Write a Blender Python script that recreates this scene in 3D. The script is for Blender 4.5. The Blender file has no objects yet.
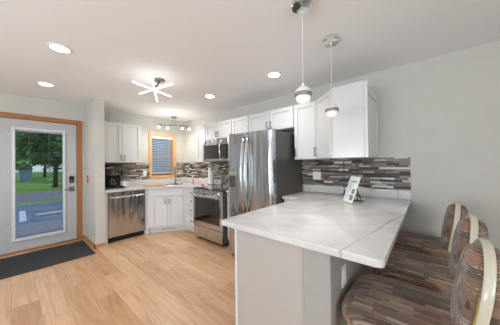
import bpy, bmesh, math, random
from mathutils import Matrix, Vector, noise
random.seed(7)
S = bpy.context.scene
C = S.collection
PI = math.pi

# ------------------------------------------------------------------ camera
HC = 1.3303
cam_d = bpy.data.cameras.new('camera'); cam = bpy.data.objects.new('camera', cam_d); C.objects.link(cam)
yaw, pit, rol = .7119, .0074, -.0118
fw = Vector((-math.sin(yaw)*math.cos(pit), math.cos(yaw)*math.cos(pit), math.sin(pit)))
rt = Vector((math.cos(yaw), math.sin(yaw), 0)); up = rt.cross(fw)
r2 = rt*math.cos(rol)+up*math.sin(rol); u2 = -rt*math.sin(rol)+up*math.cos(rol)
cam.matrix_world = Matrix(((r2.x,u2.x,-fw.x,0),(r2.y,u2.y,-fw.y,0),(r2.z,u2.z,-fw.z,HC),(0,0,0,1)))
cam_d.sensor_width = 36; cam_d.lens = 206.4*36/500; cam_d.clip_start = .02; cam_d.clip_end = 400
S.camera = cam
# ------------------------------------------------------------------ view, world, lights
S.view_settings.view_transform = 'Standard'; S.view_settings.look = 'None'
S.view_settings.gamma = 1; S.view_settings.use_curve_mapping = False
S.view_settings.exposure = -0.09
W = bpy.data.worlds.new('world'); S.world = W; W.use_nodes = True
wn = W.node_tree.nodes; wl = W.node_tree.links
bg = wn['Background']; tc = wn.new('ShaderNodeTexCoord'); sx = wn.new('ShaderNodeSeparateXYZ'); rp = wn.new('ShaderNodeValToRGB')
wl.new(tc.outputs['Generated'], sx.inputs[0]); wl.new(sx.outputs['Z'], rp.inputs[0]); wl.new(rp.outputs[0], bg.inputs[0])
rp.color_ramp.elements[0].position = 0.0; rp.color_ramp.elements[0].color = (.62,.74,.90,1)
rp.color_ramp.elements[1].position = .6; rp.color_ramp.elements[1].color = (.30,.48,.85,1)
bg.inputs[1].default_value = 0.9
sun_d = bpy.data.lights.new('sun','SUN'); sun = bpy.data.objects.new('sun', sun_d); C.objects.link(sun)
sun_d.energy = 1.3; sun_d.angle = .06; sun_d.color = (1,.96,.9); sun.rotation_euler = (math.radians(48),0,math.radians(35))

def area(name, loc, rot, sx_, sy_, e, col):
    d = bpy.data.lights.new(name,'AREA'); o = bpy.data.objects.new(name,d); C.objects.link(o)
    d.shape = 'RECTANGLE'; d.size = sx_; d.size_y = sy_; d.energy = e; d.color = col
    o.location = loc; o.rotation_euler = rot; return o
# added fill lamps at invented window openings, tilted up to brighten ceiling and walls
for xx in (-2.05,-1.2,-.35):
    area('fill_lamp_back', (xx,-3.12,1.2), (math.radians(135),0,0), .70, 1.7, 41, (.83,.915,1))
for yy in (-1.75,-.65):
    area('fill_lamp_right', (2.50,yy,1.3), (math.radians(108),0,math.radians(90)), .95, 1.4, 31, (.83,.915,1))
CAN_W = 3.6
CAN_COL = (1,.97,.935)

# ------------------------------------------------------------------ materials
def nt(name):
    m = bpy.data.materials.new(name); m.use_nodes = True
    n = m.node_tree.nodes; return m, n, m.node_tree.links, n['Principled BSDF']
def mat(name, col, rough=.5, metal=0, var=0, vscale=8, bump=0, bscale=200, coat=0, emit=None, es=0, spec=None):
    m,n,l,b = nt(name)
    b.inputs['Base Color'].default_value = (*col,1); b.inputs['Roughness'].default_value = rough; b.inputs['Metallic'].default_value = metal
    if spec is not None: b.inputs['Specular IOR Level'].default_value = spec
    if coat: b.inputs['Coat Weight'].default_value = coat; b.inputs['Coat Roughness'].default_value = .05
    t = n.new('ShaderNodeTexCoord')
    if var:
        z = n.new('ShaderNodeTexNoise'); z.inputs['Scale'].default_value = vscale; z.inputs['Detail'].default_value = 4
        l.new(t.outputs['Object'], z.inputs['Vector'])
        r = n.new('ShaderNodeValToRGB'); l.new(z.outputs['Fac'], r.inputs[0])
        r.color_ramp.elements[0].position = .3; r.color_ramp.elements[1].position = .7
        r.color_ramp.elements[0].color = (*[c*(1-var) for c in col],1); r.color_ramp.elements[1].color = (*[min(1,c*(1+var)) for c in col],1)
        l.new(r.outputs[0], b.inputs['Base Color'])
    if bump:
        z = n.new('ShaderNodeTexNoise'); z.inputs['Scale'].default_value = bscale; z.inputs['Detail'].default_value = 3
        l.new(t.outputs['Object'], z.inputs['Vector'])
        bp = n.new('ShaderNodeBump'); bp.inputs['Strength'].default_value = bump; bp.inputs['Distance'].default_value = .004
        l.new(z.outputs['Fac'], bp.inputs['Height']); l.new(bp.outputs[0], b.inputs['Normal'])
    if emit: b.inputs['Emission Color'].default_value = (*emit,1); b.inputs['Emission Strength'].default_value = es
    return m
def wood(name, c1, c2, axis=0, rough=.4, scale=6, stretch=12):
    m,n,l,b = nt(name)
    t = n.new('ShaderNodeTexCoord'); mp = n.new('ShaderNodeMapping')
    sc = [scale*stretch]*3; sc[axis] = scale
    mp.inputs['Scale'].default_value = sc
    z = n.new('ShaderNodeTexNoise'); z.inputs['Detail'].default_value = 6; z.inputs['Roughness'].default_value = .6; z.inputs['Scale'].default_value = .6
    r = n.new('ShaderNodeValToRGB'); r.color_ramp.elements[0].position = .3; r.color_ramp.elements[1].position = .7
    r.color_ramp.elements[0].color = (*c1,1); r.color_ramp.elements[1].color = (*c2,1)
    l.new(t.outputs['Object'], mp.inputs[0]); l.new(mp.outputs[0], z.inputs['Vector']); l.new(z.outputs['Fac'], r.inputs[0]); l.new(r.outputs[0], b.inputs['Base Color'])
    b.inputs['Roughness'].default_value = rough
    return m
M = {}
M['wall'] = mat('wall_paint', (.61,.60,.545), .75, var=.015, bump=.12, bscale=120)
M['ceiling'] = mat('ceiling_paint', (.89,.90,.91), .85, bump=.15, bscale=90)
M['cab'] = mat('cabinet_white', (.73,.73,.725), .32, coat=.15)
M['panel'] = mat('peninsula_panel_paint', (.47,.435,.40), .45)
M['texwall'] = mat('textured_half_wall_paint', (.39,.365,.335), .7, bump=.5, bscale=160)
M['door'] = mat('entry_door_paint', (.50,.51,.515), .4)
M['oakz'] = wood('oak_trim_vertical', (.33,.135,.045), (.46,.205,.075), 2)
M['oaky'] = wood('oak_trim_lengthwise', (.33,.135,.045), (.46,.205,.075), 1)
M['oakx'] = wood('oak_trim_crosswise', (.42,.20,.075), (.58,.31,.13), 0)
M['pinez'] = wood('pine_window_trim', (.66,.36,.14), (.80,.48,.21), 2)
M['steel'] = None
def steel(name, col=(.53,.55,.575), rough=.17, axis=2):
    m,n,l,b = nt(name)
    t = n.new('ShaderNodeTexCoord'); mp = n.new('ShaderNodeMapping'); sc = [260,260,260]; sc[axis] = 2.2
    mp.inputs['Scale'].default_value = sc
    z = n.new('ShaderNodeTexNoise'); z.inputs['Scale'].default_value = 1; z.inputs['Detail'].default_value = 3
    l.new(t.outputs['Object'], mp.inputs[0]); l.new(mp.outputs[0], z.inputs['Vector'])
    mr = n.new('ShaderNodeMapRange'); mr.inputs['To Min'].default_value = rough-.05; mr.inputs['To Max'].default_value = rough+.07
    l.new(z.outputs['Fac'], mr.inputs[0]); l.new(mr.outputs[0], b.inputs['Roughness'])
    b.inputs['Base Color'].default_value = (*col,1); b.inputs['Metallic'].default_value = 1
    b.inputs['Anisotropic'].default_value = .4
    mp2 = n.new('ShaderNodeMapping'); s2 = [7,7,7]; s2[axis] = .9; mp2.inputs['Scale'].default_value = s2
    z2 = n.new('ShaderNodeTexNoise'); z2.inputs['Scale'].default_value = 1; z2.inputs['Detail'].default_value = 1
    l.new(t.outputs['Object'], mp2.inputs[0]); l.new(mp2.outputs[0], z2.inputs['Vector'])
    bp = n.new('ShaderNodeBump'); bp.inputs['Strength'].default_value = 1; bp.inputs['Distance'].default_value = .035
    l.new(z2.outputs['Fac'], bp.inputs['Height']); l.new(bp.outputs[0], b.inputs['Normal'])
    return m
M['steel'] = steel('brushed_stainless')
M['steel_l'] = steel('polished_steel', (.72,.71,.70), .14)
M['nickel'] = mat('brushed_nickel', (.27,.26,.25), .32, 1)
M['band'] = mat('satin_steel_band', (.42,.42,.42), .35, 1)
M['chrome'] = mat('chrome', (.78,.78,.78), .12, 1)
M['fridge_side'] = mat('fridge_side_grey', (.105,.098,.088), .42, .25)
M['black'] = mat('black_plastic', (.012,.012,.013), .3)
M['blackglass'] = mat('black_glass', (.012,.011,.011), .05, coat=.6)
M['iron'] = mat('black_iron', (.02,.018,.016), .5)
M['kick'] = mat('dark_toe_kick', (.008,.008,.008), .6)
M['white'] = mat('white_plastic', (.84,.84,.82), .35)
M['paper'] = mat('white_paper', (.86,.86,.85), .85)
M['red'] = mat('red_plastic', (.55,.03,.04), .4)
M['pink'] = mat('pink_soap', (.62,.30,.32), .35)
M['mat'] = mat('charcoal_mat', (.036,.037,.040), .95, var=.35, vscale=60, bump=.8, bscale=260)
M['blind'] = mat('blind_slat', (.50,.56,.62), .5)
M['blindw'] = mat('blind_rail_white', (.85,.86,.87), .45)
M['board'] = wood('cutting_board_wood', (.50,.27,.12), (.68,.42,.22), 1)
M['cream'] = mat('cream_chair_shell', (.60,.56,.43), .22, coat=.5)
M['legwood'] = wood('pale_chair_wood', (.44,.32,.20), (.56,.43,.28), 2)
M['gold'] = mat('mustard_piping', (.36,.24,.06), .5)
M['print_dark'] = mat('printed_ink', (.32,.33,.34), .8)
M['print_blue'] = mat('printed_photo_blue', (.17,.27,.33), .7, var=.5, vscale=60)
M['glow'] = mat('lamp_glow', (1,1,1), .5, emit=(1,.96,.90), es=9)
M['softglow'] = mat('diffuser_glow', (.9,.9,.9), .5, emit=(1,.98,.95), es=.55)
M['tube'] = mat('led_tube_glow', (1,1,1), .5, emit=(1,.99,.98), es=2.2)
M['ledblue'] = mat('range_display_glow', (.02,.02,.02), .3, emit=(.5,.8,1), es=.8)
def glass(name, col=(1,1,1), rough=0, ior=1.45):
    m,n,l,b = nt(name); b.inputs['Base Color'].default_value = (*col,1); b.inputs['Roughness'].default_value = rough
    b.inputs['Transmission Weight'].default_value = 1; b.inputs['IOR'].default_value = ior; return m
M['ball'] = glass('seeded_glass', (1,1,1), .03, 1.3)
M['bottle'] = glass('clear_bottle_glass', (.95,.97,.97), .03, 1.2)
def pane():
    m,n,l,b = nt('window_pane_glass')
    tr = n.new('ShaderNodeBsdfTransparent'); gl = n.new('ShaderNodeBsdfGlossy'); gl.inputs['Roughness'].default_value = .01
    mx = n.new('ShaderNodeMixShader'); fr = n.new('ShaderNodeFresnel'); fr.inputs['IOR'].default_value = 1.35
    l.new(fr.outputs[0], mx.inputs[0]); l.new(tr.outputs[0], mx.inputs[1]); l.new(gl.outputs[0], mx.inputs[2])
    l.new(mx.outputs[0], n['Material Output'].inputs[0]); return m
M['pane'] = pane()

def floor_mat():
    m,n,l,b = nt('light_oak_plank_floor')
    t = n.new('ShaderNodeTexCoord')
    br = n.new('ShaderNodeTexBrick'); br.offset = .37; br.inputs['Scale'].default_value = 1
    br.inputs['Brick Width'].default_value = 1.25; br.inputs['Row Height'].default_value = .18
    br.inputs['Mortar Size'].default_value = .0012; br.inputs['Mortar Smooth'].default_value = .2
    br.inputs['Color1'].default_value = (0,0,0,1); br.inputs['Color2'].default_value = (1,1,1,1); br.inputs['Mortar'].default_value = (.5,.5,.5,1)
    l.new(t.outputs['Object'], br.inputs['Vector'])
    r = n.new('ShaderNodeValToRGB'); e = r.color_ramp.elements
    e[0].color = (.60,.35,.185,1); e[1].color = (.78,.51,.31,1)
    x = r.color_ramp.elements.new(.5); x.color = (.69,.43,.25,1)
    l.new(br.outputs['Color'], r.inputs[0])
    # per-plank offset of the grain
    mp = n.new('ShaderNodeMapping'); mp.inputs['Scale'].default_value = (1.1,11,1)
    add = n.new('ShaderNodeVectorMath'); add.operation = 'MULTIPLY_ADD'
    l.new(br.outputs['Color'], add.inputs[0]); add.inputs[1].default_value = (9,5,3); l.new(t.outputs['Object'], add.inputs[2])
    l.new(add.outputs[0], mp.inputs[0])
    z = n.new('ShaderNodeTexNoise'); z.inputs['Scale'].default_value = 1.6; z.inputs['Detail'].default_value = 7; z.inputs['Roughness'].default_value = .62; z.inputs['Distortion'].default_value = 1.2
    l.new(mp.outputs[0], z.inputs['Vector'])
    r2_ = n.new('ShaderNodeValToRGB'); r2_.color_ramp.elements[0].position = .28; r2_.color_ramp.elements[0].color = (.66,.60,.55,1)
    r2_.color_ramp.elements[1].position = .68; r2_.color_ramp.elements[1].color = (1.0,1.0,1.0,1)
    l.new(z.outputs['Fac'], r2_.inputs[0])
    mx = n.new('ShaderNodeMix'); mx.data_type = 'RGBA'; mx.blend_type = 'MULTIPLY'; mx.inputs[0].default_value = 1
    l.new(r.outputs[0], mx.inputs[6]); l.new(r2_.outputs[0], mx.inputs[7])
    mx2 = n.new('ShaderNodeMix'); mx2.data_type = 'RGBA'; mx2.inputs[7].default_value = (.30,.19,.11,1)
    l.new(br.outputs['Fac'], mx2.inputs[0]); l.new(mx.outputs[2], mx2.inputs[6]); l.new(mx2.outputs[2], b.inputs['Base Color'])
    b.inputs['Roughness'].default_value = .38
    return m
M['floor'] = floor_mat()

def tile_mat(name, axis):
    m,n,l,b = nt(name)
    t = n.new('ShaderNodeTexCoord'); sp = n.new('ShaderNodeSeparateXYZ'); cb = n.new('ShaderNodeCombineXYZ')
    l.new(t.outputs['Object'], sp.inputs[0]); l.new(sp.outputs[axis], cb.inputs[0]); l.new(sp.outputs[2], cb.inputs[1])
    def brick(w,h,off,sq,sqf):
        k = n.new('ShaderNodeTexBrick'); k.offset = off; k.squash = sq; k.squash_frequency = sqf; k.inputs['Scale'].default_value = 1
        k.inputs['Brick Width'].default_value = w; k.inputs['Row Height'].default_value = h; k.inputs['Mortar Size'].default_value = .0013
        k.inputs['Mortar Smooth'].default_value = 0; k.inputs['Bias'].default_value = 0
        k.inputs['Color1'].default_value = (0,0,0,1); k.inputs['Color2'].default_value = (1,1,1,1); k.inputs['Mortar'].default_value = (.5,.5,.5,1)
        l.new(cb.outputs[0], k.inputs['Vector']); return k
    k = brick(.125,.0245,.37,1.8,3)
    r = n.new('ShaderNodeValToRGB'); r.color_ramp.interpolation = 'CONSTANT'
    cols = [(0,(.016,.011,.009)),(.15,(.22,.165,.125)),(.34,(.46,.44,.40)),(.42,(.11,.078,.060)),(.58,(.27,.22,.18)),(.70,(.36,.34,.32)),(.80,(.66,.64,.585)),(.88,(.16,.115,.09))]
    e = r.color_ramp.elements; e[0].position = 0; e[0].color = (*cols[0][1],1); e[1].position = cols[1][0]; e[1].color = (*cols[1][1],1)
    for p,c in cols[2:]:
        x = e.new(p); x.color = (*c,1)
    l.new(k.outputs['Color'], r.inputs[0])
    mx = n.new('ShaderNodeMix'); mx.data_type = 'RGBA'; mx.inputs[7].default_value = (.24,.215,.19,1)
    l.new(k.outputs['Fac'], mx.inputs[0]); l.new(r.outputs[0], mx.inputs[6])
    z = n.new('ShaderNodeTexNoise'); z.inputs['Scale'].default_value = 50; l.new(t.outputs['Object'], z.inputs['Vector'])
    mm = n.new('ShaderNodeMix'); mm.data_type = 'RGBA'; mm.blend_type = 'OVERLAY'; mm.inputs[0].default_value = .3
    l.new(mx.outputs[2], mm.inputs[6]); l.new(z.outputs['Color'], mm.inputs[7]); l.new(mm.outputs[2], b.inputs['Base Color'])
    b.inputs['Roughness'].default_value = .42; b.inputs['Specular IOR Level'].default_value = .35
    bp = n.new('ShaderNodeBump'); bp.inputs['Strength'].default_value = .5; bp.inputs['Distance'].default_value = .002; bp.invert = True
    l.new(k.outputs['Fac'], bp.inputs['Height']); l.new(bp.outputs[0], b.inputs['Normal'])
    return m
M['tileA'] = tile_mat('mosaic_strip_tile', 0)
M['tileB'] = tile_mat('mosaic_strip_tile_window_wall', 1)

def quartz(name='white_quartz'):
    m,n,l,b = nt(name)
    t = n.new('ShaderNodeTexCoord')
    z = n.new('ShaderNodeTexNoise'); z.inputs['Scale'].default_value = 2.2; z.inputs['Detail'].default_value = 6; z.inputs['Distortion'].default_value = 1.5
    l.new(t.outputs['Object'], z.inputs['Vector'])
    r = n.new('ShaderNodeValToRGB'); r.color_ramp.elements[0].position = .32; r.color_ramp.elements[0].color = (.60,.58,.55,1)
    r.color_ramp.elements[1].position = .62; r.color_ramp.elements[1].color = (.72,.71,.69,1); l.new(z.outputs['Fac'], r.inputs[0])
    # long diagonal veins
    mp = n.new('ShaderNodeMapping'); mp.inputs['Rotation'].default_value = (0,0,math.radians(9.2)); mp.inputs['Location'].default_value = (-.554,.0,0)
    z2 = n.new('ShaderNodeTexNoise'); z2.inputs['Scale'].default_value = 3; z2.inputs['Detail'].default_value = 5
    l.new(t.outputs['Object'], mp.inputs[0]); l.new(mp.outputs[0], z2.inputs['Vector'])
    sp = n.new('ShaderNodeSeparateXYZ'); l.new(mp.outputs[0], sp.inputs[0])
    a = n.new('ShaderNodeMath'); a.operation = 'MULTIPLY_ADD'; a.inputs[1].default_value = .06; l.new(z2.outputs['Fac'], a.inputs[0]); l.new(sp.outputs[0], a.inputs[2])
    f = n.new('ShaderNodeMath'); f.operation = 'PINGPONG'; f.inputs[1].default_value = .42; l.new(a.outputs[0], f.inputs[0])
    rr = n.new('ShaderNodeValToRGB'); rr.color_ramp.elements[0].position = 0; rr.color_ramp.elements[0].color = (1,1,1,1)
    rr.color_ramp.elements[1].position = .008; rr.color_ramp.elements[1].color = (0,0,0,1); l.new(f.outputs[0], rr.inputs[0])
    z3 = n.new('ShaderNodeTexNoise'); z3.inputs['Scale'].default_value = 2.4; l.new(t.outputs['Object'], z3.inputs['Vector'])
    r3 = n.new('ShaderNodeValToRGB'); r3.color_ramp.elements[0].position = .38; r3.color_ramp.elements[1].position = .55; l.new(z3.outputs['Fac'], r3.inputs[0])
    mu = n.new('ShaderNodeMath'); mu.operation = 'MULTIPLY'; l.new(rr.outputs[0], mu.inputs[0]); l.new(r3.outputs[0], mu.inputs[1])
    mx = n.new('ShaderNodeMix'); mx.data_type = 'RGBA'; mx.inputs[7].default_value = (.36,.31,.27,1)
    l.new(mu.outputs[0], mx.inputs[0]); l.new(r.outputs[0], mx.inputs[6]); l.new(mx.outputs[2], b.inputs['Base Color'])
    b.inputs['Roughness'].default_value = .16
    return m
M['quartz'] = quartz()

def fabric(back=False):
    m,n,l,b = nt('woven_patchwork_fabric_back' if back else 'woven_patchwork_fabric')
    t = n.new('ShaderNodeTexCoord'); mp = n.new('ShaderNodeMapping')
    # long bands running front to back on the seat, up and down on the back
    sp = n.new('ShaderNodeSeparateXYZ'); l.new(t.outputs['Object'], sp.inputs[0])
    ad = n.new('ShaderNodeMath'); ad.operation = 'ADD'; l.new(sp.outputs[0], ad.inputs[0]); l.new(sp.outputs[2], ad.inputs[1])
    cb = n.new('ShaderNodeCombineXYZ'); l.new(ad.outputs[0], cb.inputs[0]); l.new(sp.outputs[1], cb.inputs[1])
    if back:
        l.new(sp.outputs[1], ad.inputs[1]); l.new(ad.outputs[0], cb.inputs[0]); l.new(sp.outputs[2], cb.inputs[1])
    def brick(w,h,off,mort,seed):
        k = n.new('ShaderNodeTexBrick'); k.offset = off; k.squash = 1.6; k.squash_frequency = 3; k.inputs['Scale'].default_value = 1
        k.inputs['Brick Width'].default_value = w; k.inputs['Row Height'].default_value = h; k.inputs['Mortar Size'].default_value = mort
        k.inputs['Color1'].default_value = (0,0,0,1); k.inputs['Color2'].default_value = (1,1,1,1); k.inputs['Mortar'].default_value = (.5,.5,.5,1)
        q = n.new('ShaderNodeVectorMath'); q.operation = 'ADD'; q.inputs[1].default_value = (seed,seed*.7,0); l.new(cb.outputs[0], q.inputs[0]); l.new(q.outputs[0], k.inputs['Vector']); return k
    k = brick(.045 if back else .10,.040 if back else .024,.41,.0006,3.1)
    r = n.new('ShaderNodeValToRGB'); r.color_ramp.interpolation = 'CONSTANT'
    cols = [(0,(.12,.07,.042)),(.14,(.31,.20,.125)),(.30,(.42,.21,.14)),(.44,(.22,.135,.085)),(.58,(.39,.27,.18)),(.72,(.28,.135,.085)),(.82,(.50,.38,.28)),(.91,(.17,.13,.11))]
    e = r.color_ramp.elements; e[0].position = 0; e[0].color = (*cols[0][1],1); e[1].position = cols[1][0]; e[1].color = (*cols[1][1],1)
    for p,c in cols[2:]:
        x = e.new(p); x.color = (*c,1)
    l.new(k.outputs['Color'], r.inputs[0])
    # fine woven ribs, dashed pale threads
    w = n.new('ShaderNodeTexWave'); w.bands_direction = 'Y'; w.inputs['Scale'].default_value = 38; w.inputs['Distortion'].default_value = .6; l.new(cb.outputs[0], w.inputs['Vector'])
    m1 = n.new('ShaderNodeMix'); m1.data_type = 'RGBA'; m1.blend_type = 'MULTIPLY'; m1.inputs[0].default_value = .55
    l.new(r.outputs[0], m1.inputs[6]); l.new(w.outputs['Color'], m1.inputs[7])
    k2 = brick(.19,.0225,.3,0,7.7)
    gt = n.new('ShaderNodeMath'); gt.operation = 'GREATER_THAN'; gt.inputs[1].default_value = .80; l.new(k2.outputs['Color'], gt.inputs[0])
    w2 = n.new('ShaderNodeTexWave'); w2.bands_direction = 'X'; w2.inputs['Scale'].default_value = 30; w2.inputs['Distortion'].default_value = 0; l.new(cb.outputs[0], w2.inputs['Vector'])
    g2 = n.new('ShaderNodeMath'); g2.operation = 'GREATER_THAN'; g2.inputs[1].default_value = .5; l.new(w2.outputs['Fac'], g2.inputs[0])
    w3 = n.new('ShaderNodeTexWave'); w3.bands_direction = 'Y'; w3.inputs['Scale'].default_value = 14; w3.inputs['Distortion'].default_value = 0; l.new(cb.outputs[0], w3.inputs['Vector'])
    g3 = n.new('ShaderNodeMath'); g3.operation = 'GREATER_THAN'; g3.inputs[1].default_value = .72; l.new(w3.outputs['Fac'], g3.inputs[0])
    a = n.new('ShaderNodeMath'); a.operation = 'MULTIPLY'; l.new(gt.outputs[0], a.inputs[0]); l.new(g2.outputs[0], a.inputs[1])
    a2 = n.new('ShaderNodeMath'); a2.operation = 'MULTIPLY'; l.new(a.outputs[0], a2.inputs[0]); l.new(g3.outputs[0], a2.inputs[1])
    m2 = n.new('ShaderNodeMix'); m2.data_type = 'RGBA'; m2.inputs[7].default_value = (.45,.41,.36,1)
    l.new(a2.outputs[0], m2.inputs[0]); l.new(m1.outputs[2], m2.inputs[6]); l.new(m2.outputs[2], b.inputs['Base Color'])
    b.inputs['Roughness'].default_value = .8; b.inputs['Sheen Weight'].default_value = .25
    bp = n.new('ShaderNodeBump'); bp.inputs['Strength'].default_value = .3; bp.inputs['Distance'].default_value = .002
    l.new(w.outputs['Fac'], bp.inputs['Height']); l.new(bp.outputs[0], b.inputs['Normal'])
    return m
M['fabric'] = fabric(); M['fabric_back'] = fabric(True)
M['grass'] = mat('lawn', (.20,.42,.06), .95, var=.35, vscale=.6)
M['asphalt'] = mat('asphalt_road', (.25,.26,.28), .8, var=.1, vscale=2)
M['lot'] = mat('wet_parking_pavement', (.20,.27,.36), .45, var=.25, vscale=1.2)
M['deck'] = mat('grey_deck', (.28,.29,.31), .7, var=.15, vscale=9)
M['paint'] = mat('white_road_paint', (.75,.76,.78), .7)
M['concrete'] = mat('pale_concrete', (.50,.51,.52), .8, var=.1)
M['leaf'] = mat('tree_leaves', (.10,.25,.07), .6, var=.6, vscale=.9)
M['leaf2'] = mat('tree_leaves_light', (.20,.40,.10), .6, var=.5, vscale=1.1)
M['bark'] = mat('bark', (.09,.07,.055), .9, var=.4, vscale=6)
M['houseblue'] = mat('blue_grey_siding', (.24,.33,.46), .7)
M['housepale'] = mat('pale_blue_siding', (.42,.53,.66), .7)
M['houseroof'] = mat('shingle_roof', (.10,.10,.11), .9)

# ------------------------------------------------------------------ mesh tools
def frm(o, u):
    """local u across, v up, w outward"""
    u = Vector((u[0],u[1],0)).normalized(); v = Vector((0,0,1)); w = u.cross(v)
    return Matrix(((u.x,v.x,w.x,o[0]),(u.y,v.y,w.y,o[1]),(u.z,v.z,w.z,o[2]),(0,0,0,1)))
class MB:
    def __init__(s): s.bm = bmesh.new()
    def box(s, a, b, T=None, bev=0, seg=1):
        t = bmesh.new(); r = bmesh.ops.create_cube(t, size=1)
        for v in t.verts: v.co = Vector([(a[i]+b[i])/2 + v.co[i]*abs(b[i]-a[i]) for i in range(3)])
        if bev: bmesh.ops.bevel(t, geom=t.edges[:], offset=bev, segments=seg, affect='EDGES', profile=.6)
        return s.add(t, T)
    def add(s, t, T=None):
        if T is not None:
            t.transform(T)
            if T.determinant() < 0: bmesh.ops.reverse_faces(t, faces=t.faces[:])
        me = bpy.data.meshes.new('tmp'); t.to_mesh(me); t.free(); s.bm.from_mesh(me); bpy.data.meshes.remove(me); return s
    def tube(s, pts, r, seg=8, T=None, flat=None, caps=True):
        t = bmesh.new(); pts = [Vector(p) for p in pts]; n = len(pts); rings = []
        rr = r if isinstance(r,(list,tuple)) else [r]*n
        prev = None
        for i,p in enumerate(pts):
            d = (pts[min(i+1,n-1)]-pts[max(i-1,0)]).normalized()
            if prev is None:
                a = Vector((0,0,1)) if abs(d.z) < .9 else Vector((1,0,0))
            else: a = prev
            b_ = d.cross(a).normalized(); a = b_.cross(d).normalized(); prev = a
            f = flat or (1,1)
            rings.append([t.verts.new(p + a*math.cos(k*2*PI/seg)*rr[i]*f[0] + b_*math.sin(k*2*PI/seg)*rr[i]*f[1]) for k in range(seg)])
        for i in range(n-1):
            for k in range(seg): t.faces.new((rings[i][k],rings[i][(k+1)%seg],rings[i+1][(k+1)%seg],rings[i+1][k]))
        if caps: t.faces.new(rings[0][::-1]); t.faces.new(rings[-1])
        bmesh.ops.recalc_face_normals(t, faces=t.faces[:])
        return s.add(t, T)
    def lathe(s, prof, c=(0,0,0), seg=24, T=None):
        t = bmesh.new(); rings = []
        for r,z in prof:
            if r < 1e-6: rings.append([t.verts.new((c[0],c[1],c[2]+z))])
            else: rings.append([t.verts.new((c[0]+r*math.cos(k*2*PI/seg), c[1]+r*math.sin(k*2*PI/seg), c[2]+z)) for k in range(seg)])
        for A_,B_ in zip(rings, rings[1:]):
            for k in range(seg):
                k2 = (k+1)%seg
                if len(A_)==1 and len(B_)==1: continue
                if len(A_)==1: t.faces.new((A_[0],B_[k2],B_[k]))
                elif len(B_)==1: t.faces.new((A_[k],A_[k2],B_[0]))
                else: t.faces.new((A_[k],A_[k2],B_[k2],B_[k]))
        bmesh.ops.recalc_face_normals(t, faces=t.faces[:])
        return s.add(t, T)
    def prism(s, poly, z0, z1, T=None, bev=0):
        t = bmesh.new(); a = [t.verts.new((x,y,z0)) for x,y in poly]; b = [t.verts.new((x,y,z1)) for x,y in poly]
        t.faces.new(a[::-1]); t.faces.new(b); n = len(poly)
        for i in range(n): t.faces.new((a[i],a[(i+1)%n],b[(i+1)%n],b[i]))
        bmesh.ops.recalc_face_normals(t, faces=t.faces[:])
        if bev: bmesh.ops.bevel(t, geom=t.edges[:], offset=bev, segments=2, affect='EDGES', profile=.6)
        return s.add(t, T)
    def build(s, name, m, parent=None, smooth=None, label=None):
        me = bpy.data.meshes.new(name); 
        if parent is not None: s.bm.transform(Matrix.Translation(-ORG.get(parent.name, Vector((0,0,0)))))
        s.bm.to_mesh(me); s.bm.free(); me.materials.append(m)
        if smooth: 
            for p in me.polygons: p.use_smooth = True
            if smooth != True: me.set_sharp_from_angle(angle=math.radians(smooth))
        o = bpy.data.objects.new(name, me); C.objects.link(o)
        if parent is not None: o.parent = parent; ORG[o.name] = ORG.get(parent.name, Vector((0,0,0)))
        if label: o['label'] = label
        return o
ORG = {}
def tag(o, label, cat, group=None, kind=None):
    o['label'] = label; o['category'] = cat
    if group: o['group'] = group
    if kind: o['kind'] = kind
    return o
def thing(name, label, cat, loc=(0,0,0), group=None):
    o = bpy.data.objects.new(name, None); C.objects.link(o); o.location = loc; o.empty_display_size = .1
    ORG[o.name] = Vector(loc); return tag(o, label, cat, group)
def origin_to(o, loc):
    o.data.transform(Matrix.Translation(-Vector(loc))); o.location = loc; return o
def copy_tree(o, parent=None):
    c = o.copy(); C.objects.link(c); c.parent = parent
    for ch in list(o.children): copy_tree(ch, c)
    return c
def struct(o): o['kind'] = 'structure'; return o
def B(a, b, name, m, parent=None, bev=0, T=None, label=None, smooth=None):
    return MB().box(a, b, T, bev).build(name, m, parent, label=label, smooth=smooth)

# ------------------------------------------------------------------ room
A, D, BW, H = 2.915, -4.81, -4.74, 2.434     # wall A (fridge) y, door wall x, window wall x, ceiling
XR, YB = 2.55, -3.2
struct(B((D-.12,YB-.12,-.06),(XR+.12,A+.12,0),'floor',M['floor']))
struct(B((D-.12,YB-.12,H),(XR+.12,A+.12,H+.08),'ceiling',M['ceiling']))
struct(B((D-.12,A,0),(XR+.12,A+.12,H),'wall_back',M['wall']))
# door wall with its opening and an added window opening
DY0, DY1, DZ = -.13, .795, 2.09
w = MB(); w.box((D-.12,YB,0),(D,-2.75,H)); w.box((D-.12,-1.35,0),(D,DY0,H)); w.box((D-.12,-2.75,0),(D,-1.35,.5)); w.box((D-.12,-2.75,2.1),(D,-1.35,H)); w.box((D-.12,DY1,0),(D,.955,H)); w.box((D-.12,DY0,DZ),(D,DY1,H)); struct(w.build('wall_left',M['wall']))
struct(B((D,.887,0),(-4.07,1.02,H),'wall_wing',M['wall']))
# window wall with its opening
WY0,WY1,WZ0,WZ1 = 2.085,2.62,1.08,2.015
w = MB(); w.box((D-.12,1.02,0),(BW,WY0,H)); w.box((D-.12,WY1,0),(BW,A,H)); w.box((D-.12,WY0,0),(BW,WY1,WZ0)); w.box((D-.12,WY0,WZ1),(BW,WY1,H)); struct(w.build('wall_kitchen',M['wall']))
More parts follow.
